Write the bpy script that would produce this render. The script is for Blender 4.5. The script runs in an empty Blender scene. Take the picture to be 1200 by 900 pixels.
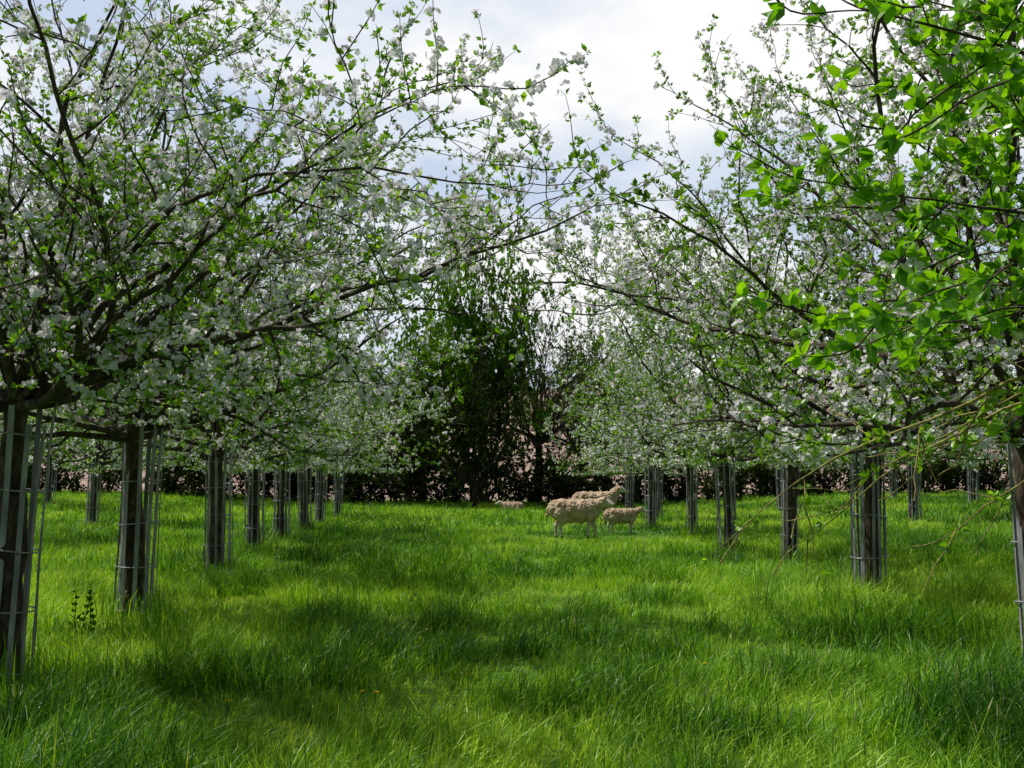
import bpy, math, random, bmesh
import numpy as np
from mathutils import Vector, Matrix, noise as mnoise

scene = bpy.context.scene
scene.view_settings.view_transform = 'Standard'
scene.view_settings.look = 'None'
scene.view_settings.exposure = 0
scene.view_settings.gamma = 1

def link(o):
    scene.collection.objects.link(o); return o

# ------------------------------------------------------------------ materials
def new_mat(name):
    m = bpy.data.materials.new(name); m.use_nodes = True
    nt = m.node_tree
    for n in list(nt.nodes): nt.nodes.remove(n)
    return m, nt, nt.nodes, nt.links

def ramp(ns, stops):
    r = ns.new('ShaderNodeValToRGB')
    cr = r.color_ramp
    while len(cr.elements) > 1: cr.elements.remove(cr.elements[-1])
    cr.elements[0].position = stops[0][0]; cr.elements[0].color = (*stops[0][1], 1)
    for p, c in stops[1:]:
        e = cr.elements.new(p); e.color = (*c, 1)
    return r

def foliage_mat(name, c1, c2, c3, trans, tcol, gloss=0.0, rough=0.4):
    """thin leaf: colour from the per-leaf 'rnd' attribute, diffuse + translucent (+ optional sheen)"""
    m, nt, ns, ls = new_mat(name)
    at = ns.new('ShaderNodeAttribute'); at.attribute_name = 'rnd'
    r = ramp(ns, [(0.1, c1), (0.5, c2), (0.9, c3)])
    ls.new(at.outputs['Fac'], r.inputs[0])
    last = ns.new('ShaderNodeBsdfDiffuse'); ls.new(r.outputs[0], last.inputs['Color'])
    if trans > 0:
        t = ns.new('ShaderNodeBsdfTranslucent')
        r2 = ramp(ns, [(p, tuple(min(a*q, .9) for a, q in zip(c, tcol))) for p, c in ((0.1, c1), (0.5, c2), (0.9, c3))])
        ls.new(at.outputs['Fac'], r2.inputs[0]); ls.new(r2.outputs[0], t.inputs['Color'])
        mix = ns.new('ShaderNodeMixShader'); mix.inputs[0].default_value = trans
        ls.new(last.outputs[0], mix.inputs[1]); ls.new(t.outputs[0], mix.inputs[2])
        last = mix
    if gloss > 0:
        g = ns.new('ShaderNodeBsdfGlossy'); g.inputs['Roughness'].default_value = rough; g.inputs['Color'].default_value = (1,1,1,1)
        m3 = ns.new('ShaderNodeMixShader'); m3.inputs[0].default_value = gloss
        ls.new(last.outputs[0], m3.inputs[1]); ls.new(g.outputs[0], m3.inputs[2]); last = m3
    out = ns.new('ShaderNodeOutputMaterial'); ls.new(last.outputs[0], out.inputs[0])
    return m

def rough_mat(name, stops, scale=8, detail=5, rough=0.85, bump=0.4, bscale=None, metal=0, spec=0.3, stretch=(1,1,1), dist=0.02, coord='Object'):
    m, nt, ns, ls = new_mat(name)
    tc = ns.new('ShaderNodeTexCoord')
    mp = ns.new('ShaderNodeMapping'); mp.inputs['Scale'].default_value = stretch
    if coord == 'World':
        g = ns.new('ShaderNodeNewGeometry'); ls.new(g.outputs['Position'], mp.inputs[0])
    else:
        ls.new(tc.outputs[coord], mp.inputs[0])
    nz = ns.new('ShaderNodeTexNoise'); nz.inputs['Scale'].default_value = scale; nz.inputs['Detail'].default_value = detail
    nz.inputs['Roughness'].default_value = 0.65
    ls.new(mp.outputs[0], nz.inputs['Vector'])
    r = ramp(ns, stops); ls.new(nz.outputs['Fac'], r.inputs[0])
    b = ns.new('ShaderNodeBsdfPrincipled'); ls.new(r.outputs[0], b.inputs['Base Color'])
    b.inputs['Roughness'].default_value = rough; b.inputs['Metallic'].default_value = metal
    b.inputs['Specular IOR Level'].default_value = spec
    if bump > 0:
        n2 = ns.new('ShaderNodeTexNoise'); n2.inputs['Scale'].default_value = bscale or scale*3; n2.inputs['Detail'].default_value = 3
        ls.new(mp.outputs[0], n2.inputs['Vector'])
        bp = ns.new('ShaderNodeBump'); bp.inputs['Strength'].default_value = bump; bp.inputs['Distance'].default_value = dist
        ls.new(n2.outputs['Fac'], bp.inputs['Height']); ls.new(bp.outputs[0], b.inputs['Normal'])
    out = ns.new('ShaderNodeOutputMaterial'); ls.new(b.outputs[0], out.inputs[0])
    return m

M_bark = rough_mat('apple_bark', [(0.3,(0.020,0.014,0.010)),(0.5,(0.055,0.038,0.028)),(0.62,(0.10,0.08,0.055)),(0.75,(0.17,0.16,0.10))], scale=14, detail=3, stretch=(1,1,0.4), bump=1.0, bscale=26)
M_lichen = rough_mat('lichen_twig', [(0.3,(0.08,0.06,0.03)),(0.5,(0.22,0.18,0.06)),(0.7,(0.42,0.38,0.12))], scale=20, bump=0.6)
M_petal = foliage_mat('apple_petal', (0.74,0.65,0.72), (0.82,0.78,0.83), (0.86,0.85,0.87), 0.32, (.98,.96,1.0))
M_leaf = foliage_mat('apple_leaf', (0.07,0.16,0.010), (0.15,0.31,0.016), (0.27,0.46,0.025), 0.40, (1.7,1.7,0.6), gloss=.04)
M_leafnear = foliage_mat('fresh_leaf', (0.07,0.20,0.006), (0.14,0.34,0.008), (0.26,0.48,0.012), 0.48, (1.6,1.6,0.5), gloss=.05, rough=.35)
M_grass = foliage_mat('grass_blade', (0.032,0.125,0.005), (0.18,0.41,0.014), (0.46,0.64,0.06), 0.34, (1.6,1.5,0.6), gloss=.025, rough=.45)
M_weed = foliage_mat('weed_leaf', (0.03,0.08,0.006), (0.05,0.13,0.010), (0.09,0.2,0.014), 0.3, (1.3,1.4,0.6))
M_straw = foliage_mat('grass_seed_head', (0.16,0.22,0.06), (0.24,0.28,0.09), (0.34,0.34,0.14), 0, (1,1,0.8))
M_yellow = foliage_mat('yellow_petal', (0.75,0.5,0.01), (0.8,0.6,0.01), (0.85,0.65,0.02), 0, (1,1,0.5))
M_hedge = foliage_mat('hedge_leaf', (0.010,0.016,0.005), (0.026,0.045,0.010), (0.085,0.12,0.022), 0.15, (1.2,1.4,0.6))
M_oak = foliage_mat('oak_leaf', (0.03,0.085,0.008), (0.10,0.22,0.014), (0.21,0.36,0.022), 0.3, (1.3,1.5,0.6))
M_bud = foliage_mat('bud_leaf', (0.09,0.085,0.04), (0.14,0.16,0.05), (0.20,0.24,0.07), 0.2, (1.2,1.3,0.6))
M_darkbark = rough_mat('dark_bark', [(0.3,(0.018,0.013,0.010)),(0.7,(0.07,0.05,0.038))], scale=6, bump=0, detail=2)
M_soil = rough_mat('meadow_soil', [(0.3,(0.03,0.08,0.006)),(0.5,(0.06,0.15,0.010)),(0.7,(0.09,0.21,0.014))], scale=0.7, bscale=12, coord='World', dist=0.05, detail=3)
M_plough = rough_mat('ploughed_soil', [(0.3,(0.24,0.165,0.125)),(0.5,(0.32,0.23,0.18)),(0.7,(0.40,0.30,0.24))], scale=0.15, bscale=3, coord='World', stretch=(1,3,1), dist=0.1)
M_guard = rough_mat('weathered_guard_metal', [(0.3,(0.10,0.10,0.11)),(0.5,(0.22,0.22,0.245)),(0.7,(0.42,0.42,0.46))], scale=7, rough=0.5, metal=0.1, spec=0.5, bump=0.2, stretch=(1,1,0.3), dist=0.004)
M_wool = rough_mat('sheep_wool', [(0.3,(0.30,0.20,0.13)),(0.5,(0.50,0.37,0.26)),(0.7,(0.68,0.54,0.41))], scale=6, bscale=45, rough=0.95, bump=1.0, spec=0.05, dist=0.02)
M_face = rough_mat('sheep_face', [(0.3,(0.40,0.32,0.26)),(0.6,(0.64,0.56,0.49))], scale=9, rough=0.8, bump=0.2, spec=0.1)
M_hoof = rough_mat('sheep_hoof', [(0.3,(0.03,0.025,0.02)),(0.6,(0.06,0.05,0.04))], scale=9, rough=0.5)
M_eye = rough_mat('sheep_eye', [(0.3,(0.01,0.008,0.006)),(0.6,(0.02,0.015,0.01))], scale=9, rough=0.15, spec=0.6)

# ------------------------------------------------------------------ mesh builder
class MB:
    def __init__(s): s.v=[]; s.n=0; s.r=[]; s.f=[]; s.m=[]
    def add(s, v, faces, mat, rnd=None):
        v = np.asarray(v, float).reshape(-1,3)
        s.v.append(v)
        s.r.append(np.zeros(len(v)) if rnd is None else np.broadcast_to(rnd,(len(v),)).astype(float))
        if not isinstance(faces, list): faces=[faces]
        mats = mat if isinstance(mat, list) else [mat]*len(faces)
        for f, mm in zip(faces, mats):
            f = np.asarray(f,int); s.f.append(f + s.n); s.m.append(np.full(len(f), mm, int))
        s.n += len(v)
    def mesh(s, name, mats, smooth=True):
        me = bpy.data.meshes.new(name)
        v = np.concatenate(s.v); rr = np.concatenate(s.r)
        loops = np.concatenate([f.ravel() for f in s.f])
        tot = np.concatenate([np.full(len(f), f.shape[1], int) for f in s.f])
        start = np.concatenate([[0], np.cumsum(tot)[:-1]])
        mi = np.concatenate(s.m)
        me.vertices.add(len(v)); me.vertices.foreach_set('co', v.ravel().astype(np.float32))
        me.loops.add(len(loops)); me.loops.foreach_set('vertex_index', loops.astype(np.int32))
        me.polygons.add(len(tot)); me.polygons.foreach_set('loop_start', start.astype(np.int32))
        me.polygons.foreach_set('loop_total', tot.astype(np.int32))
        for m in mats: me.materials.append(m)
        me.polygons.foreach_set('material_index', mi.astype(np.int32))
        me.polygons.foreach_set('use_smooth', np.full(len(tot), smooth, bool))
        a = me.attributes.new('rnd','FLOAT','POINT'); a.data.foreach_set('value', rr.astype(np.float32))
        me.update(calc_edges=True)
        return me
    def obj(s, name, mats, smooth=True, parent=None, loc=(0,0,0)):
        o = link(bpy.data.objects.new(name, s.mesh(name, mats, smooth)))
        o.location = loc
        if parent: o.parent = parent
        return o

def tube(mb, pts, rad, sides, mat=0, cap=False, rnd=None):
    pts = np.asarray(pts,float); n=len(pts)
    rad = np.broadcast_to(rad,(n,))
    t = np.gradient(pts, axis=0); t /= np.linalg.norm(t,axis=1,keepdims=True)+1e-9
    md = np.abs(t.mean(0)); ref = np.zeros(3); ref[np.argmin(md)] = 1
    a = np.cross(t, ref); a /= np.linalg.norm(a,axis=1,keepdims=True)+1e-9
    b = np.cross(t, a)
    ang = np.arange(sides)*2*math.pi/sides
    ring = pts[:,None,:] + rad[:,None,None]*(np.cos(ang)[None,:,None]*a[:,None,:] + np.sin(ang)[None,:,None]*b[:,None,:])
    v = ring.reshape(-1,3)
    i = np.arange(n-1)[:,None]*sides; j = np.arange(sides)[None,:]; j2=(j+1)%sides
    q = np.stack([i+j, i+j2, i+sides+j2, i+sides+j],-1).reshape(-1,4)
    fs=[q]
    if cap:
        c = np.array([list(range(sides))[::-1], [ (n-1)*sides+k for k in range(sides)]]); fs.append(c)
    mb.add(v, fs, mat, rnd)

def rotframe(z, rng):
    z = z/ (np.linalg.norm(z,axis=1,keepdims=True)+1e-9)
    r = rng.normal(size=z.shape)
    x = np.cross(r, z); x /= np.linalg.norm(x,axis=1,keepdims=True)+1e-9
    y = np.cross(z, x)
    return np.stack([x,y,z],-1)

def place(mb, tmpl, P, R, S, rng, base=None):
    v, faces, mats = tmpl
    N=len(P); V=len(v)
    if N==0: return
    out = np.einsum('nij,vj->nvi', R, v)*S[:,None,None] + P[:,None,:]
    off = (np.arange(N)*V)[:,None,None]
    fs = [ (f[None]+off).reshape(-1,f.shape[1]) for f in faces]
    b0 = rng.random(N)*.5+.12 if base is None else rng.random(N)*.4+.17+base
    rn = np.clip(np.repeat(b0, V) + rng.random(N*V)*0.25,0,1)
    mb.v.append(out.reshape(-1,3)); mb.r.append(rn)
    for f,m in zip(fs,mats):
        mb.f.append(f+mb.n); mb.m.append(np.full(len(f),m,int))
    mb.n += N*V

class T:
    def __init__(s): s.v=[]; s.q={}
    def add(s, v, f, mat):
        o=sum(len(a) for a in s.v); s.v.append(np.asarray(v,float))
        f=np.asarray(f)+o
        s.q.setdefault((mat,f.shape[1]),[]).append(f)
    def done(s):
        ks=list(s.q); return (np.concatenate(s.v), [np.concatenate(s.q[k]) for k in ks], [k[0] for k in ks])

def orient(v, d, rng):
    d=np.asarray(d,float); R=rotframe(d[None],rng)[0]
    Rm = np.stack([R[:,0], R[:,2], R[:,1]],-1)
    return v@Rm.T

def leaf_lo(L, w, fold=0.25):
    return np.array([[0,0,0],[-w,.45*L,fold*w],[0,L,-.12*L],[w,.45*L,fold*w],[0,.5*L,-fold*w*.3]]), np.array([[0,4,2,1],[0,3,2,4]])
def leaf_hi(L, w, fold=0.3):
    ys=[.3,.72]; ws=[.95,.75]
    ribs=[[0,0,0]]+[[0,y*L,-.15*L*y*y] for y in ys]+[[0,L,-.18*L]]
    lf=[[-w*k,y*L,-.15*L*y*y+fold*w*k] for y,k in zip(ys,ws)]
    rt=[[w*k,y*L,-.15*L*y*y+fold*w*k] for y,k in zip(ys,ws)]
    v=np.array(ribs+lf+rt) # 0..3 rib, 4,5 left, 6,7 right
    q=[[1,2,5,4],[1,6,7,2]]
    t=[[0,1,4],[2,3,5],[0,6,1],[2,7,3]]
    return v,(np.array(q),np.array(t))

def add_leaf(tb, base, d, L, w, mat, rng, hi):
    if hi==2:
        v,(q,t)=leaf_hi(L,w); v=orient(v,d,rng)+base
        o=sum(len(a) for a in tb.v)
        tb.v.append(v); tb.q.setdefault((mat,4),[]).append(q+o); tb.q.setdefault((mat,3),[]).append(t+o)
    elif hi==1:
        v,f=leaf_lo(L,w); tb.add(orient(v,d,rng)+base,f,mat)
    else:
        v=np.array([[0,0,0],[-w,.5*L,.0],[0,L,-.1*L],[w,.5*L,0]]); tb.add(orient(v,d,rng)+base,[[0,3,2,1]],mat)

def spur(rng, nfl, nlf, hi, L=0.045, mp=1, ml=2, fs=0.022, wr=.29):
    tb=T()
    for k in range(nlf):
        a=rng.uniform(0,2*math.pi); e=rng.uniform(0.1,1.1)
        d=np.array([math.cos(a)*math.cos(e),math.sin(a)*math.cos(e),math.sin(e)])
        l=L*rng.uniform(.6,1.15)
        add_leaf(tb, d*0.006, d, l, l*wr, ml, rng, hi)
    for k in range(nfl):
        a=rng.uniform(0,2*math.pi); e=rng.uniform(0.2,1.5)
        d=np.array([math.cos(a)*math.cos(e),math.sin(a)*math.cos(e),math.sin(e)])
        c=d*rng.uniform(.022,.055)+np.array([0,0,.006])
        R=rotframe((d+rng.normal(0,.3,3))[None],rng)[0]
        cup=rng.uniform(.15,.8); s=fs*rng.uniform(.75,1.15)
        if hi==0:
            v=np.array([[-.95,-.2,.2],[.1,-.95,.25],[.95,.15,.2],[-.1,.9,.3]])*s
            tb.add(v@R.T+c,[[0,1,2,3]],mp); continue
        for p in range(5):
            b=p*2*math.pi/5
            ca,sa=math.cos(b),math.sin(b)
            loc=np.array([[0.05,0,0],[.65,-.45,cup*.5],[1.05,0,cup*.7],[.65,.45,cup*.5]])
            rot=np.array([[ca,-sa,0],[sa,ca,0],[0,0,1]])
            v=(loc@rot.T*s)@R.T+c
            tb.add(v, [list(range(len(v)))], mp)
    return tb.done()

def grow(p, d, L, n, wander, grav, rng):
    pts=[np.array(p,float)]; d=np.array(d,float); d/=np.linalg.norm(d); st=L/n
    N=rng.normal(0,wander,(n,3))
    for i in range(n):
        d=d+N[i]; d[2]+=grav(i/n); d=d/math.sqrt(d@d)
        pts.append(pts[-1]+d*st)
    return np.array(pts)

def bez(p0,p1,lift,n,rng,w=0.03):
    p0=np.array(p0,float); p1=np.array(p1,float); t=np.linspace(0,1,n)[:,None]
    L=np.linalg.norm(p1-p0)
    c=(p0+p1)/2+np.array([0,0,lift])
    pts=(1-t)**2*p0+2*t*(1-t)*c+t*t*p1
    nz=np.cumsum(rng.normal(0,w*L/3,(n,3)),axis=0)*0.7; nz-=t*nz[-1]; nz[0]=0
    return pts+nz

def interp(pts,t):
    x=t*(len(pts)-1); i=min(int(x),len(pts)-2); f=x-i
    p=pts[i]*(1-f)+pts[i+1]*f; d=pts[i+1]-pts[i]; return p, d/(math.sqrt(d@d)+1e-9)

def side_dir(d, ang, rng, up=0.3):
    r=rng.normal(size=3); s=np.array([d[1]*r[2]-d[2]*r[1],d[2]*r[0]-d[0]*r[2],d[0]*r[1]-d[1]*r[0]]); s/=math.sqrt(s@s)
    v=d*math.cos(ang)+s*math.sin(ang); v[2]+=up; return v/math.sqrt(v@v)

def gen_tree(name, seed, R=4, H=6.5, th=2.0, flower=0.6, hi=1, targets=None, auto=True, scale=1.0,
             sec_gap=0.25, tw_gap=0.14, sp_gap=0.068, trunk_r=0.092, leafL=0.048, nfl=5, nlf=6, mats=None,
             size=1.0, sec_len=1.25, tw_len=0.45, low=7, mid=6, upn=5, limb_r=0.040, up=0.25, trunk=True, start=.10,
             wander=.125, lowel=(0,20), keepb=.92, zf=1.72, fs=.0195, fvar=1.1):
    rng=np.random.default_rng(seed)
    wood=MB(); fol=MB()
    P=[];D=[]
    lim=[]
    def flo(pts):
        z=pts[:,2]; pts[:,2]=np.where(z<zf, zf-(zf-z)*.12, z); return pts
    if trunk:
        tp=grow((0,0,-0.1),(0,0,1),th+0.1,12,0.09,lambda t:0.15,rng)
        k=np.abs(tp[:,:2]).max(); tp[:,:2]*=min(1,.09/k)
        rr=np.linspace(trunk_r*1.15,trunk_r*.9,13); rr[0]*=1.35; rr[1]*=1.12
        tube(wood,tp,rr*(1+rng.normal(0,.08,13)),11)
        top=tp[-1]
    else:
        top=np.array([0,0,th])
    if auto:
        specs=[]
        for k in range(low): specs.append((k*2*math.pi/low+rng.uniform(-.4,.4), math.radians(rng.uniform(*lowel)), R*rng.uniform(.75,1.08),'low'))
        for k in range(mid): specs.append((k*2*math.pi/mid+rng.uniform(-.5,.5), math.radians(rng.uniform(28,52)), (H-th)*rng.uniform(.85,1.1),'mid'))
        for k in range(upn): specs.append((k*2*math.pi/max(upn,1)+rng.uniform(-.5,.5), math.radians(rng.uniform(58,84)), (H-th)*rng.uniform(.8,1.0),'up'))
        for az,el,L,kd in specs:
            zst={'low':rng.uniform(-.22,.05),'mid':rng.uniform(-.1,.2),'up':rng.uniform(0,.3)}[kd]
            st=top
            if zst<0: st,_=interp(tp,1+zst*.6)
            d=(math.cos(az)*math.cos(el),math.sin(az)*math.cos(el),math.sin(el))
            g={'low':(lambda t:0.06-0.12*t+ (0.12 if t>.75 else 0)),'mid':(lambda t:0.02-0.07*t),'up':(lambda t:0.0)}[kd]
            n=int(10+L*2)
            pts=flo(grow(st,d,L,n,wander,g,rng))
            lim.append((pts,limb_r*rng.uniform(.75,1.15)))
    for tg in (targets or []):
        st=np.array(tg[0],float)
        lim.append((bez(st,tg[1],tg[2],16,rng),tg[3]))
    for pts,r0 in lim:
        n=len(pts); L=np.linalg.norm(np.diff(pts,axis=0),axis=1).sum()
        rad=r0*(1-np.linspace(0,1,n)**.7*.87)
        tube(wood,pts,rad,7)
        ns=int(L*0.92/sec_gap)
        ts=np.linspace(start,1.0,max(ns,2))+rng.uniform(-.02,.02,max(ns,2))
        for t in ts:
            t=min(max(t,0),1)
            if t<.25 and rng.random()<.35: continue
            p,d=interp(pts,t)
            end = t>.96
            sd=side_dir(d, rng.uniform(.5,1.2) if not end else .15, rng, up=(-.3+rng.random()*(up*2+.3))*(0.4 if end else 1))
            sl=sec_len*rng.uniform(.4,1.2)*(1.1-.45*t)
            m=7
            gg=rng.uniform(-.05,.07)
            sp=flo(grow(p,sd,sl,m,.18,lambda t:gg,rng))
            sr=min(r0*(1-t**.7*.87)*.6, .015*size*1.4)
            tube(wood,sp,np.linspace(sr,.0035*size,m+1),4)
            k=int(sl/(sp_gap*1.6))
            for u in np.linspace(.12,1,max(k,1)):
                q,dd=interp(sp,u); P.append(q+rng.normal(0,.008*size,3)); D.append(side_dir(dd,1.0,rng,.5))
            nt=int(sl/tw_gap)
            for u in np.linspace(.12,1,max(nt,1)):
                q,dd=interp(sp,u)
                td=side_dir(dd,rng.uniform(.5,1.1) if u<.97 else .1,rng,up=-.1+rng.random()*up*2)
                tl=tw_len*rng.uniform(.3,1.3)*(1.1-.4*u)
                twp=flo(grow(q,td,tl,4 if hi else 2,.14,lambda t:0.02,rng))
                tube(wood,twp,np.linspace(.0045*size,.0018*size,len(twp)),3)
                k2=max(int(tl/sp_gap),1)
                for w in np.linspace(.2,1,k2):
                    if w<.99 and rng.random()<.12: continue
                    x,xd=interp(twp,w); P.append(x+rng.normal(0,.006*size,3)); D.append(side_dir(xd,.9 if w<.95 else .2,rng,.4))
        k=int(L*.6/(sp_gap*2.5))
        for u in np.linspace(.4,1,max(k,1)):
            q,dd=interp(pts,u); P.append(q); D.append(side_dir(dd,1.1,rng,.6))
    P=np.array(P);D=np.array(D)
    nzv=np.array([mnoise.noise(Vector((x*1.1+seed,y*1.1,z*1.1)))for x,y,z in P])
    nz2=np.array([mnoise.noise(Vector((x*.6+seed,y*.6,z*.6+9)))for x,y,z in P])
    pf=np.clip(flower+nzv*fvar,0.02,.97) if flower>0 else np.zeros(len(P))
    isf=rng.random(len(P))<pf
    keep=rng.random(len(P))<np.clip(keepb+nz2*1.0,0.25,1)
    tf=[spur(rng,nfl+int(rng.integers(-1,2)),max(nlf-2,1),hi,leafL*.95,1,2,fs) for _ in range(6)]
    tl=[spur(rng,0,nlf+int(rng.integers(0,2)),hi,leafL,1,2) for _ in range(5)]
    for grp,tmps in ((isf&keep,tf),(~isf&keep,tl)):
        idx=np.where(grp)[0]; ch=rng.integers(0,len(tmps),len(idx))
        for j,tm in enumerate(tmps):
            ii=idx[ch==j]
            if len(ii)==0: continue
            place(fol,tm,P[ii],rotframe(D[ii],rng),rng.uniform(.7,1.3,len(ii))*scale,rng,nzv[ii]*.45)
    ms=mats or [M_bark,M_petal,M_leaf]
    return wood.mesh(name+'_branches',[ms[0]]), fol.mesh(name+'_foliage',ms,smooth=False), len(P)

rt=random.Random(5)
def put_tree(name, meshes, loc, rot=0, s=(1,1,1), own=False, lean=0.0):
    e=link(bpy.data.objects.new(name,None)); e.empty_display_size=.3
    for nm,me in (('trunk_and_branches',meshes[0]),('crown_foliage',meshes[1])):
        if own and me.users>0: me=me.copy()
        o=link(bpy.data.objects.new(nm,me)); o.parent=e
    e.location=loc; e.rotation_euler=(rt.uniform(-lean,lean),rt.uniform(-lean,lean),rot); e.scale=s
    return e

# ------------------------------------------------------------------ terrain
def sst(x,a,b):
    t=np.clip((np.asarray(x,float)-a)/(b-a),0,1); return t*t*(3-2*t)
_lat=np.random.default_rng(3).random((256,256))
def vn(x,y):
    x=np.asarray(x,float);y=np.asarray(y,float)
    xi=np.floor(x).astype(int); yi=np.floor(y).astype(int); fx=x-xi; fy=y-yi
    fx=fx*fx*(3-2*fx); fy=fy*fy*(3-2*fy)
    g=lambda a,b:_lat[a%256,b%256]
    return (g(xi,yi)*(1-fx)+g(xi+1,yi)*fx)*(1-fy)+(g(xi,yi+1)*(1-fx)+g(xi+1,yi+1)*fx)*fy-.5
def gz(x,y):
    x=np.asarray(x,float); y=np.asarray(y,float)
    z=0.55*sst(np.abs(x+1),8,20)*sst(y,14,38)+0.09*vn(x*.3,y*.3)*sst(y,0,6)
    z=z+15*sst(y,58,150)*(1+0.25*vn(x*.015+9,y*.015))
    return z
def g1(x,y): return float(gz(x,y))
def sheet(name,xs,ys,mat):
    nx,ny=len(xs),len(ys)
    X,Y=np.meshgrid(xs,ys); Z=gz(X,Y)
    i=np.arange(nx-1)[None,:]+np.arange(ny-1)[:,None]*nx
    f=np.stack([i,i+1,i+nx+1,i+nx],-1).reshape(-1,4)
    mb=MB(); mb.add(np.stack([X,Y,Z],-1).reshape(-1,3),f,0); return mb.obj(name,[mat])
xs=np.unique(np.concatenate([np.arange(-500,-40,20),np.arange(-40,40,.5),np.arange(40,501,20)]))
sheet('meadow_ground',xs,np.unique(np.concatenate([np.arange(-200,-5,15),np.arange(-5,62.1,.5)])),M_soil)
sheet('ploughed_field',xs,np.concatenate([np.arange(62,160,3),np.arange(160,900,30)]),M_plough)

# ------------------------------------------------------------------ grass (one mesh)
rng=np.random.default_rng(7)
gm=MB()
def blades(y0,y1,dens,wid,seg,hs=1.0,margin=3.0):
    n=int(dens*((.56*(y1**2-y0**2))+2*margin*(y1-y0)))
    yy=rng.uniform(y0,y1,int(n*2.2)); W=.56*yy+margin
    k=rng.random(len(yy))<W/(.56*y1+margin); y=yy[k][:n]; n=len(y)
    x=rng.uniform(-1,1,n)*(.56*y+margin)
    tuft=vn(x*1.6+40,y*1.6)+.6*vn(x*4.5,y*4.5+30)
    hn=np.clip(1.1+1.1*vn(x*.6,y*.6)+1.8*tuft,.42,3.1)
    h=rng.uniform(.10,.29,n)*hn*hs
    # grazed, trodden strip down the alley and around the flock
    path=np.exp(-((x-.3-.04*y)/1.1)**2)*.25
    graze=np.exp(-(((x-2.2)/3.5)**2+((y-25)/5.0)**2))*.55
    h=h*(1-path)*(1-graze)
    la=rng.random(n)*2*math.pi*.7+7*vn(x*.9,y*.9+70); lean=rng.uniform(.05,1.0,n)
    ld=np.stack([np.cos(la),np.sin(la),np.zeros(n)],-1)
    ld[:,0]+=.2
    fa=rng.random(n)*math.pi; fd=np.stack([np.cos(fa),np.sin(fa),np.zeros(n)],-1)
    w=wid*rng.uniform(.6,1.3,n)
    bx=np.stack([x,y,gz(x,y)-.02],-1)
    lv=((0,1),(.4,.95),(.75,.6),(1,0)) if seg==3 else ((0,1),(.55,.85),(1,0))
    vs=[]
    for t,kk in lv:
        c=bx+ld*(h*lean*t*t)[:,None]; c[:,2]+=h*(t-.4*lean*t*t)
        if kk>0: vs.append(c-fd*(w*kk/2)[:,None]); vs.append(c+fd*(w*kk/2)[:,None])
        else: vs.append(c)
    v=np.stack(vs,1); m=v.shape[1]
    off=(np.arange(n)*m)[:,None,None]
    q=np.array([[0,1,3,2],[2,3,5,4]]) if seg==3 else np.array([[0,1,3,2]])
    t3=np.array([[m-3,m-2,m-1]])
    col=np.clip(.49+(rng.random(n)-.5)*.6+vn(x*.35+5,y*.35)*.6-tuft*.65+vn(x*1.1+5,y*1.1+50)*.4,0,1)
    col=np.where(rng.random(n)<.03,1,col)
    gm.add(v.reshape(-1,3),[(q[None]+off).reshape(-1,4),(t3[None]+off).reshape(-1,3)],[0,0],np.repeat(col,m))
blades(2.5,8,2100,.0068,3)
blades(8,14,1200,.008,2)
blades(14,26,520,.012,2,.95)
blades(26,62,110,.026,2,.9)
for k in range(420):
    y=rng.uniform(4,20); x=rng.uniform(-.56,.56)*y
    if vn(x*.5,y*.5+20)<0.02: continue
    H=rng.uniform(.28,.5)
    pts=grow((x,y,g1(x,y)),(rng.normal(0,.15),rng.normal(0,.15),1),H,4,.06,lambda t:0,rng)
    tube(gm,pts,.0014,3,0,rnd=.8)
    d=pts[-1]-pts[-2]; d/=np.linalg.norm(d)
    tube(gm,np.array([pts[-1],pts[-1]+d*.02,pts[-1]+d*.05,pts[-1]+d*.07]),np.array([.001,.004,.003,.0005]),4,1,rnd=rng.random())

fm=MB()
for k in range(46):
    y=rng.uniform(4.8,22); x=rng.uniform(-.55,.5)*y
    H=rng.uniform(.12,.24); p0=np.array([x,y,g1(x,y)])
    pts=grow(p0,(rng.normal(0,.1),0,1),H,4,.05,lambda t:0,rng); tube(fm,pts,.002,4,0)
    c=pts[-1]; n=12
    for ring,(rr,upz) in enumerate(((.014,.004),(.009,.008))):
        for j in range(n):
            a=j*2*math.pi/n+ring*.2; d=np.array([math.cos(a),math.sin(a),0]); s=np.array([-d[1],d[0],0])*.0025
            fm.add([c+d*.002-s*.5,c+d*.002+s*.5,c+d*rr+s+np.array([0,0,upz]),c+d*rr-s+np.array([0,0,upz])],np.array([[0,1,2,3]]),1,rng.random())
fm.obj('yellow_wildflowers',[M_grass,M_yellow],smooth=False)
wm=MB(); tl_=spur(np.random.default_rng(4),0,4,2,.05,1,1)
for (x,y) in ((-3.62,8.5),(-3.55,8.62),(-3.70,8.6)):
    pts=grow((x,y,g1(x,y)),(rng.normal(0,.1),rng.normal(0,.1),1),.45,8,.03,lambda t:0,rng); tube(wm,pts,.004,5,0)
    PP=pts[2:]; place(wm,tl_,PP,rotframe(np.tile([0,0,1.],(len(PP),1)),rng),np.linspace(1.3,.6,len(PP)),rng)
wm.obj('nettle_plant',[M_weed,M_weed],smooth=False)

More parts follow.
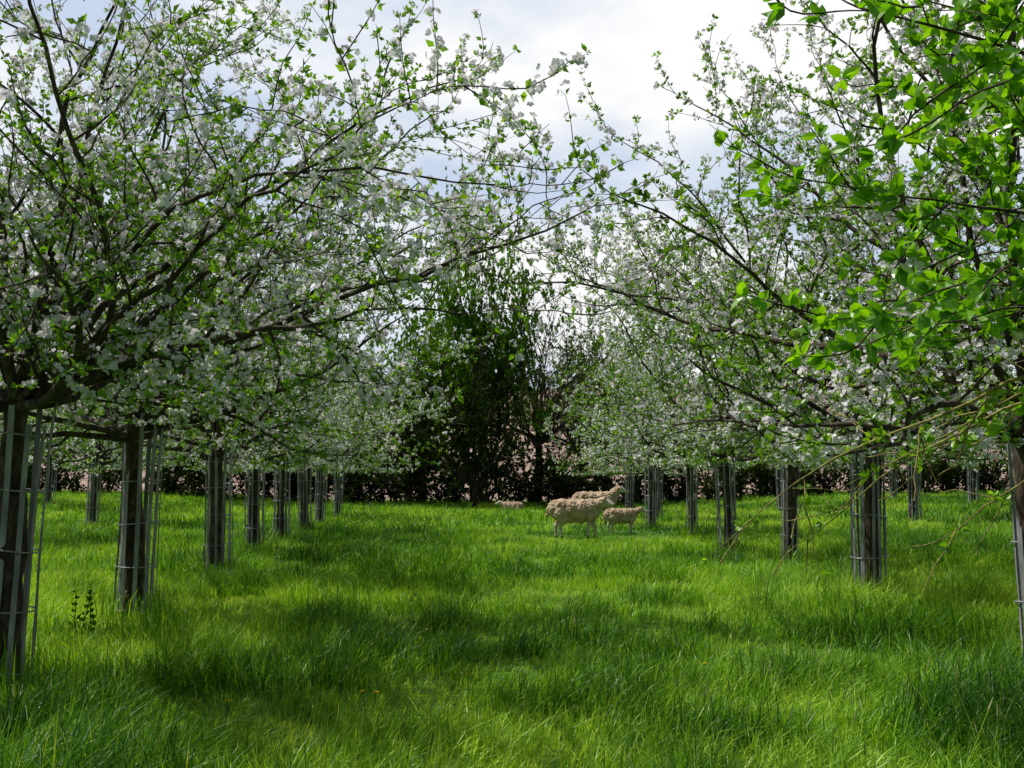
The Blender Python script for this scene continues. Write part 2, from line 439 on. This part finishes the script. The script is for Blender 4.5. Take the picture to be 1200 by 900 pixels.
# ------------------------------------------------------------------ apple trees
V={}
V['a']=gen_tree('apple_a',11,R=4.0,H=6.8,flower=.56,mid=7,upn=6,scale=1.08)
V['b']=gen_tree('apple_b',22,R=3.9,H=6.9,flower=.50,scale=1.08)
lod=dict(hi=0,sp_gap=.085,tw_gap=.17,scale=1.25,sec_gap=.28)
V['c']=gen_tree('apple_c',33,R=3.6,H=7.0,flower=.46,**lod)
V['d']=gen_tree('apple_d',44,R=3.3,H=7.0,flower=.44,**lod)
V['e']=gen_tree('apple_e',45,R=3.7,H=6.8,flower=.54,**lod)
V['n']=gen_tree('apple_near',55,R=3.6,H=6.2,flower=.55,low=6,mid=7,upn=6,lowel=(8,22),zf=1.95,scale=1.06,
   targets=[((0,0,1.95),(4.1,-.6,3.2),-.3,.045),((0,0,1.9),(3.3,-1.2,2.4),.3,.04),((0,0,1.95),(3.2,.6,4.6),.35,.04),((0,0,1.9),(3.0,-2.2,3.3),.2,.035)])
left=[(-3.6,7.2,'n',0),(-3.8,10.2,'a',1.9),(-4.25,14.6,'b',0.4),(-4.8,18.8,'e',2.2),(-5.3,23.2,'d',4.0),(-5.55,27,'e',3.1),(-6.2,32.5,'c',5.0),(-6.6,38,'d',1.0)]
right=[(3.95,7.5,'b',1.2),(3.95,11.2,'a',4.4),(4.5,16.4,'b',3.3),(4.2,19.6,'d',.6),(4.5,25.2,'c',3.9),(4.0,29,'d',5.2),(5.2,36,'c',2.0),(4.9,42,'d',4.7)]
outer=[(-12.5,30,'c',1.0),(-17.5,38,'d',2.6),(-16.2,43,'e',.3),(-22,41,'c',4.4),(-11.5,21,'d',5.5),(-14.5,50,'e',1.2),
       (16.5,36,'c',2.4),(17.5,46,'d',.9),(12,30,'d',3.2),(11.0,41,'c',5.7),(12.2,20,'e',1.4),(24,42,'d',3.9)]
def guard_mesh(seed):
    rr=random.Random(seed); mb=MB(); nb=11; H=2.0; R0=.185
    for k in range(nb):
        a=k*2*math.pi/nb+rr.uniform(-.12,.12); rad=R0*rr.uniform(.93,1.07)
        topf=rr.uniform(1.0,1.22); tw=rr.uniform(-.07,.07); hh=H*rr.uniform(.93,1.04)
        w=.018*rr.uniform(.75,1.2); tk=.004
        v=[]; zs=[0,.4,.9,1.4,1.75,hh]
        for z in zs:
            f=1 if z<1.7 else 1+(topf-1)*((z-1.7)/(hh-1.7))
            aa=a+tw*z; r=rad*f+rr.uniform(-.009,.009)
            c=np.array([math.cos(aa)*r,math.sin(aa)*r,z]); t=np.array([-math.sin(aa),math.cos(aa),0]); o=np.array([math.cos(aa),math.sin(aa),0])
            v+= [c-t*w-o*tk,c+t*w-o*tk,c+t*w+o*tk,c-t*w+o*tk]
        q=[]
        for i in range(len(zs)-1):
            for j in range(4):
                q.append([i*4+j,i*4+(j+1)%4,(i+1)*4+(j+1)%4,(i+1)*4+j])
        q.append([3,2,1,0]); n4=(len(zs)-1)*4; q.append([n4,n4+1,n4+2,n4+3])
        mb.add(v,np.array(q),0)
    for z in (.14,.55,.98,1.4,1.8):
        a=np.linspace(0,2*math.pi,25); Rr=R0*1.06
        tl=rr.uniform(-.03,.03)
        pts=np.stack([np.cos(a)*Rr,np.sin(a)*Rr,z+tl*np.cos(a)],-1)
        tube(mb,pts,.006,5)
    return mb.mesh('tree_guard_cage',[M_guard],smooth=False)
gms=[guard_mesh(i) for i in range(5)]
def add_guard(x,y,i,s=1.0):
    o=link(bpy.data.objects.new('tree_guard',gms[i%5])); o.location=(x,y,g1(x,y)-.03)
    o.rotation_euler=(rt.uniform(-.03,.03),rt.uniform(-.04,.04),rt.uniform(0,6)); o.scale=(s,s,rt.uniform(.95,1.04))
for i,(x,y,k,r) in enumerate(left+right+outer):
    s=rt.uniform(.95,1.05)*(.88 if y>20 and abs(x)<9 else 1)
    if i==0: r=0; s=1
    put_tree('apple_tree',V[k],(x,y,g1(x,y)),r,(s,s,rt.uniform(.96,1.03)),own=True,lean=.025 if i else 0)
    add_guard(x,y,i,1.0 if i not in (10,12) else .75)
    if y<30:
        n=int(300 if y<15 else 160); a=rng.random(n)*6.283; r_=rng.normal(.24,.09,n); hh=rng.uniform(.2,.5,n)
        bx=np.stack([x+np.cos(a)*r_,y+np.sin(a)*r_,np.full(n,g1(x,y)-.03)],-1)
        la=rng.random(n)*6.283; ld=np.stack([np.cos(la),np.sin(la),np.zeros(n)],-1); ln=rng.uniform(.05,.6,n)
        fd=np.stack([-np.sin(la),np.cos(la),np.zeros(n)],-1)*(.004 if y<15 else .007)
        c1=bx+ld*(hh*ln*.3)[:,None]; c1[:,2]+=hh*.55; c2=bx+ld*(hh*ln)[:,None]; c2[:,2]+=hh*(1-.3*ln)
        v=np.stack([bx-fd,bx+fd,c1-fd*.8,c1+fd*.8,c2],1); off=(np.arange(n)*5)[:,None,None]
        gm.add(v.reshape(-1,3),[(np.array([[0,1,3,2]])[None]+off).reshape(-1,4),(np.array([[2,3,4]])[None]+off).reshape(-1,3)],[0,0],np.repeat(rng.random(n)*.8,5))
gm.obj('meadow_grass',[M_grass,M_straw],smooth=False)

# leafy tree beside the photographer on the right
V['r']=gen_tree('leafy_near',66,flower=.02,fvar=.05,hi=2,auto=False,leafL=.064,nlf=7,sp_gap=.062,tw_gap=.12,sec_gap=.17,sec_len=.8,tw_len=.33,zf=-5,keepb=1.0,
   mats=[M_bark,M_petal,M_leafnear],
   targets=[((0,0,2.0),(-2.35,-.35,2.8),.15,.026),((0,0,1.95),(-2.1,.2,2.4),.1,.026),((0,0,1.9),(-1.85,.5,2.0),.1,.022),
            ((0,0,2.0),(-1.7,-.4,3.2),.1,.026),((0,0,2.0),(-1.9,.7,3.0),.15,.026),((0,0,2.0),(-1.45,.2,2.6),.1,.026),((0,0,2.0),(-1.5,.9,2.7),.1,.026),((0,0,1.95),(-1.4,.8,2.1),.1,.026),((0,0,2.0),(-1.6,.0,2.9),.1,.026),((0,0,1.9),(-1.75,-.3,2.1),.15,.022),
            ((0,0,2.0),(1.9,.9,3.3),.2,.04),((0,0,2.0),(-.3,.4,4.6),.0,.045)])
e=put_tree('apple_tree',V['r'],(3.45,3.2,g1(3.45,3.2)),0)
add_guard(3.45,3.2,1)
V['l']=gen_tree('lichen',77,flower=.05,fvar=.05,hi=2,auto=False,trunk=False,sp_gap=.14,tw_gap=.26,sec_gap=.24,sec_len=.55,tw_len=.3,up=.02,zf=-5,
   mats=[M_lichen,M_petal,M_leaf],
   targets=[((0,0,2.0),(-2.35,1.3,1.27),.55,.022),((0,0,1.95),(-1.95,1.8,1.15),.6,.020),((0,0,1.95),(-1.5,1.2,1.2),.5,.020),((0,0,1.95),(-1.75,1.5,1.45),.5,.018)])
for nm,me in (('drooping_branches',V['l'][0]),('drooping_branch_leaves',V['l'][1])):
    o=link(bpy.data.objects.new(nm,me)); o.parent=e

# ------------------------------------------------------------------ background trees and hedge
bg=dict(hi=0,flower=0,limb_r=.12,leafL=.045,wander=.09,up=.3,lowel=(5,28),zf=.5)
B1=gen_tree('bg_oak',81,R=4.5,H=12.5,th=3.0,trunk_r=.28,sec_gap=.5,tw_gap=.38,sp_gap=.26,sec_len=3.0,tw_len=1.1,nlf=9,scale=5.2,size=2.2,
    mats=[M_darkbark,M_petal,M_oak],low=6,mid=9,upn=8,keepb=.95,**bg)
B2=gen_tree('bg_bare',82,R=3.5,H=12,th=3.2,trunk_r=.22,sec_gap=.5,tw_gap=.34,sp_gap=.5,sec_len=2.6,tw_len=1.1,nlf=5,scale=2.6,size=2.6,
    mats=[M_darkbark,M_petal,M_bud],low=4,mid=6,upn=6,**bg)
B3=gen_tree('bg_dark',83,R=3.4,H=8.5,th=1.0,trunk_r=.2,sec_gap=.45,tw_gap=.36,sp_gap=.26,sec_len=2.2,tw_len=.9,nlf=8,scale=4.6,size=2.2,
    mats=[M_darkbark,M_petal,M_hedge],low=7,mid=7,upn=5,**bg)
put_tree('oak_tree',B1,(-1.7,53,g1(-1.7,53)),0.3,(.55,.55,1.34))
put_tree('oak_tree',B1,(-5.2,58,g1(-5.2,58)),4.3,(.75,.75,1.0))
put_tree('oak_tree',B1,(6.0,64,g1(6.0,64)),2.1,(.8,.8,.95))
put_tree('bare_twig_tree',B2,(1.5,57,g1(1.5,57)),1.0,(.95,.95,1.12))
put_tree('bare_twig_tree',B2,(4.0,60,g1(4,60)),3.0,(.9,.9,.95))
put_tree('hawthorn_tree',B3,(-1.8,49,g1(-1.8,49)),0,(.62,.62,1.1))
put_tree('hawthorn_tree',B3,(-5.4,52,g1(-5.4,52)),2,(1.0,1.0,.85))
put_tree('hawthorn_tree',B3,(2.3,50,g1(2.3,50)),4,(.7,.7,.45))
for i,(x,y,k,s) in enumerate([(-11,58,B3,1.0),(-17,57,B3,1.1),(-24,58,B1,.7),(-32,58,B3,1.1),(15,60,B3,.7),(24,60,B2,.7),(33,60,B1,.6)]):
    nm={id(B1):'oak_tree',id(B2):'bare_twig_tree',id(B3):'hawthorn_tree'}[id(k)]
    put_tree(nm,k,(x,y,g1(x,y)),i*1.3,(s,s,s))

def hedge(name,x0,x1,y,h0,h1,seed):
    rng=np.random.default_rng(seed); wood=MB(); fol=MB(); P=[]
    x=x0
    while x<x1:
        yy=y+rng.uniform(-1.2,1.2); H=rng.uniform(h0,h1)*(1+.9*mnoise.noise(Vector((x*.3,0,seed))))
        for k in range(4):
            pts=grow((x,yy,g1(x,yy)-.1),(rng.normal(0,.35),rng.normal(0,.35),1),H*rng.uniform(.6,1.1),6,.12,lambda t:.02,rng)
            tube(wood,pts,np.linspace(rng.uniform(.03,.08),.01,7),4)
            for t in np.linspace(.12,1,13):
                p,d=interp(pts,t)
                for q in range(2):
                    sp=grow(p,side_dir(d,1.1,rng,.2),rng.uniform(.3,.9),3,.15,lambda t:0,rng)
                    tube(wood,sp,np.linspace(.012,.006,4),3)
                    for w in (.4,.7,1.0):
                        if rng.random()<.75: P.append(interp(sp,w)[0]+rng.normal(0,.08,3))
        x+=rng.uniform(.5,1.15)
    P=np.array(P); tm=[spur(rng,0,7,0,.045,1,1,wr=.35) for _ in range(4)]
    ch=rng.integers(0,4,len(P)); bs=vn(P[:,0]*.45+seed*7,P[:,2]*.8)*.8+.08
    for j in range(4):
        ii=ch==j; place(fol,tm[j],P[ii],rotframe(rng.normal(size=(ii.sum(),3))+[0,0,.5],rng),rng.uniform(2.2,4.2,ii.sum()),rng,bs[ii])
    e=link(bpy.data.objects.new(name,None))
    o=wood.obj('stems',[M_darkbark]); o.parent=e
    o=fol.obj('leaves',[M_darkbark,M_hedge],smooth=False); o.parent=e
hedge('hedge',-46,-5,55,2.4,4.1,1)
hedge('hedge',-5,6,55.5,1.8,3.0,2)
hedge('hedge',6,46,55,2.2,3.8,3)

# ------------------------------------------------------------------ sheep
def capsule(bm_list,p0,p1,r0,r1,seg=6):
    p0=np.array(p0,float);p1=np.array(p1,float)
    for t in np.linspace(0,1,seg): bm_list.append((p0*(1-t)+p1*t,(r0*(1-t)+r1*t,)*3))
def sheep(name,loc,heading,s=1.0,head='up',lying=False,turn=0.0,stride=0.05,seed=0):
    parts=[]
    for c,r in (((-.47,0,.66),(.18,.18,.21)),((-.33,0,.64),(.25,.23,.26)),((-.12,0,.62),(.29,.26,.275)),((.12,0,.615),(.29,.255,.275)),((.32,0,.64),(.23,.215,.26)),((.45,0,.70),(.15,.145,.18))):
        parts.append((np.array(c),r))
    nb={'up':((.44,0,.76),(.64,0,.97)),'level':((.46,0,.72),(.70,0,.86)),'graze':((.48,0,.62),(.70,0,.34))}[head]
    ct,st_=math.cos(turn),math.sin(turn)
    def tr(p,piv=(.46,0)):
        x,y=p[0]-piv[0],p[1]-piv[1]; return (piv[0]+x*ct-y*st_,piv[1]+x*st_+y*ct,p[2])
    capsule(parts,nb[0],tr(nb[1]),.14,.090,7)
    hb=nb[1]
    hd={'up':(.21,0,-.075),'level':(.21,0,-.10),'graze':(.10,0,-.20)}[head]
    he=(hb[0]+hd[0],0,hb[2]+hd[2])
    hm=(hb[0]+hd[0]*.45,0,hb[2]+hd[2]*.45)
    capsule(parts,tr(hb),tr(hm),.086,.072,5); capsule(parts,tr(hm),tr(he),.070,.045,6)
    legs=[]
    for sd in (-1,1):
        y=.13*sd; fo=stride*sd
        if not lying:
            legs.append([(.34,y*.9,.50,.12),(.33+fo*.3,y,.40,.07),(.345+fo,y,.25,.042),(.335+fo*1.2,y,.08,.030),(.35+fo*1.2,y,.03,.036)])
            legs.append([(-.36,y*.9,.56,.16),(-.30-fo*.3,y*1.05,.43,.10),(-.43-fo*.8,y,.28,.048),(-.41-fo,y,.09,.031),(-.395-fo,y,.03,.037)])
        else:
            legs.append([(.34,y,.50,.11),(.42,y*1.2,.36,.06),(.56,y*1.2,.37,.04),(.42,y*1.3,.34,.035)])
            legs.append([(-.34,y,.52,.15),(-.18,y*1.5,.42,.09),(-.02,y*1.7,.36,.04)])
    for lg in legs:
        for a,b in zip(lg[:-1],lg[1:]): capsule(parts,a[:3],b[:3],a[3],b[3],7)
    capsule(parts,(-.62,0,.71),(-.67,0,.50),.04,.028,5)
    bm=bmesh.new()
    for c,r in parts:
        mtx=Matrix.Translation(Vector(c))@Matrix.Diagonal((r[0],r[1],r[2],1))
        bmesh.ops.create_icosphere(bm,subdivisions=2,radius=1.0,matrix=mtx)
    me=bpy.data.meshes.new('tmp'); bm.to_mesh(me); bm.free()
    o=link(bpy.data.objects.new('tmp',me))
    m=o.modifiers.new('r','REMESH'); m.mode='VOXEL'; m.voxel_size=.014
    m=o.modifiers.new('s','SMOOTH'); m.iterations=6; m.factor=.5
    dg=bpy.context.evaluated_depsgraph_get(); dg.update()
    me2=bpy.data.meshes.new_from_object(o.evaluated_get(dg)); bpy.data.objects.remove(o)
    me2.name='sheep_body'; me2.materials.clear()
    for mm in (M_wool,M_face,M_hoof): me2.materials.append(mm)
    hv=Vector(tr(hb)); hev=Vector(tr(he)); ax=(hev-hv).normalized()
    me2.update()
    nrm=[v.normal.copy() for v in me2.vertices]
    wool=[]
    for i,v in enumerate(me2.vertices):
        p=v.co
        ish=(p-hv).dot(ax)>.02 and (p-hv).length<.36
        isl=p.z<.34 and not lying
        wool.append(0 if (isl or ish) else 1)
        if wool[-1]:
            d=.012*mnoise.noise(p*8+Vector((seed*3,0,0)))+.018*mnoise.noise(p*20)+.012*mnoise.noise(p*45)+.012
            v.co=p+nrm[i]*d
    for pl in me2.polygons:
        w=sum(wool[k] for k in pl.vertices)/len(pl.vertices)
        pl.material_index=0 if w>.5 else (2 if pl.center.z<.045 and not lying else 1)
        pl.use_smooth=True
    e=link(bpy.data.objects.new(name,None))
    b=link(bpy.data.objects.new('body',me2)); b.parent=e
    up=Vector((0,0,1)); side=ax.cross(up).normalized(); upn=side.cross(ax).normalized()
    for sd in (-1,1):
        mb=MB(); base=hv+side*sd*.065+upn*.035
        tip=base+side*sd*.14-upn*.035-ax*.02
        tube(mb,np.array([base,base.lerp(tip,.35),base.lerp(tip,.75),tip]),np.array([.02,.034,.026,.004]),8,cap=True)
        uu=np.array(upn)
        for k in range(len(mb.v)):
            arr=mb.v[k]; d2=(arr-np.array(base))@uu; arr-=np.outer(d2*.55,uu)
        ear=mb.obj('ear',[M_face]); ear.parent=e
        bm=bmesh.new(); bmesh.ops.create_uvsphere(bm,u_segments=12,v_segments=8,radius=.014); em=bpy.data.meshes.new('eye'); bm.to_mesh(em); bm.free()
        em.materials.append(M_eye); eo=link(bpy.data.objects.new('eye',em)); eo.location=hv+ax*.085+side*sd*.064+upn*.025; eo.parent=e
    bm=bmesh.new(); bmesh.ops.create_uvsphere(bm,u_segments=12,v_segments=8,radius=.022,matrix=Matrix.Translation(hev+ax*.034)); em=bpy.data.meshes.new('nose'); bm.to_mesh(em); bm.free()
    em.materials.append(M_hoof); no=link(bpy.data.objects.new('nose',em)); no.parent=e
    e.location=(loc[0],loc[1],g1(loc[0],loc[1])+(-.33*s if lying else 0.02)); e.rotation_euler=(0,0,heading); e.scale=(s,s,s)
    return e
sheep('sheep',(1.56,24.4),math.radians(-6),1.06,'level',turn=-.55,stride=.07,seed=1)
sheep('sheep',(2.62,31.5),math.radians(3),1.14,'up',turn=.1,stride=-.05,seed=2)
sheep('lamb',(2.85,26.2),math.radians(8),.72,'level',turn=-.2,seed=3)
sheep('lamb',(0.0,44),math.radians(170),.8,'level',lying=True,seed=4)

# ------------------------------------------------------------------ sky + sun
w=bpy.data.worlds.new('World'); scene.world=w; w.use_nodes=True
nt=w.node_tree; ns=nt.nodes; ls=nt.links
for n in list(ns): ns.remove(n)
sunaz=Vector((-.90,.36,0)).normalized(); el=math.radians(57)
sky=ns.new('ShaderNodeTexSky'); sky.sky_type='NISHITA'; sky.sun_disc=False; sky.sun_elevation=el; sky.sun_rotation=math.atan2(sunaz.x,sunaz.y)
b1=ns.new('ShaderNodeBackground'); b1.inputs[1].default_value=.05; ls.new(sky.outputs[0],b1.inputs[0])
tc=ns.new('ShaderNodeTexCoord'); mp=ns.new('ShaderNodeMapping'); mp.inputs['Scale'].default_value=(1,1,2.2); mp.inputs['Location'].default_value=(.35,0,.2)
ls.new(tc.outputs['Generated'],mp.inputs[0])
nz=ns.new('ShaderNodeTexNoise'); nz.inputs['Scale'].default_value=3.2; nz.inputs['Detail'].default_value=5; nz.inputs['Roughness'].default_value=.5
ls.new(mp.outputs[0],nz.inputs[0])
cr=ramp(ns,[(.39,(.58,.68,.86)),(.49,(.83,.87,.94)),(.56,(1,1,1))]); ls.new(nz.outputs['Fac'],cr.inputs[0])
b2=ns.new('ShaderNodeBackground'); b2.inputs[1].default_value=1.0; ls.new(cr.outputs[0],b2.inputs[0])
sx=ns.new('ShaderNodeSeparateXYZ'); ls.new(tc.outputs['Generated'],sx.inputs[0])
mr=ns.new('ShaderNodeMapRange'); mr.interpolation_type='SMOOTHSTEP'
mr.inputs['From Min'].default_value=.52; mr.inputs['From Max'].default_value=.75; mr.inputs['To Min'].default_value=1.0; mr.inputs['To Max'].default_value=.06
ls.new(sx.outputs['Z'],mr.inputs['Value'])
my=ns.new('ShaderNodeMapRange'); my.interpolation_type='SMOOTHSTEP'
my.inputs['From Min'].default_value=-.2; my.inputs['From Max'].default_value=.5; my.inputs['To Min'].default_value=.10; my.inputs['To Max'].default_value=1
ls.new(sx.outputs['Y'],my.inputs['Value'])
mm=ns.new('ShaderNodeMath'); mm.operation='MULTIPLY'; ls.new(mr.outputs[0],mm.inputs[0]); ls.new(my.outputs[0],mm.inputs[1])  # cloud faded out in the unseen sky overhead and behind, lowering ambient light
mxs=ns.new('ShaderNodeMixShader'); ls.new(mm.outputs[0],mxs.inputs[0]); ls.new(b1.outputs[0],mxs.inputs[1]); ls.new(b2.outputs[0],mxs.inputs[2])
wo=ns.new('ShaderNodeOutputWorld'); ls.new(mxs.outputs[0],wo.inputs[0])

sl=bpy.data.lights.new('sun','SUN'); sl.energy=5.0; sl.angle=math.radians(.5); sl.color=(1,.96,.88)
so=link(bpy.data.objects.new('sun',sl))
sd=Vector((sunaz.x*math.cos(el),sunaz.y*math.cos(el),math.sin(el)))
so.rotation_euler=(-sd).to_track_quat('-Z','Y').to_euler()

cam=bpy.data.cameras.new('camera'); co=link(bpy.data.objects.new('camera',cam))
cam.lens=35.1; cam.sensor_width=36; cam.clip_end=3000; cam.clip_start=.05
co.location=(0,0,1.4); co.rotation_euler=(math.radians(90+5.5),0,0)
scene.camera=co
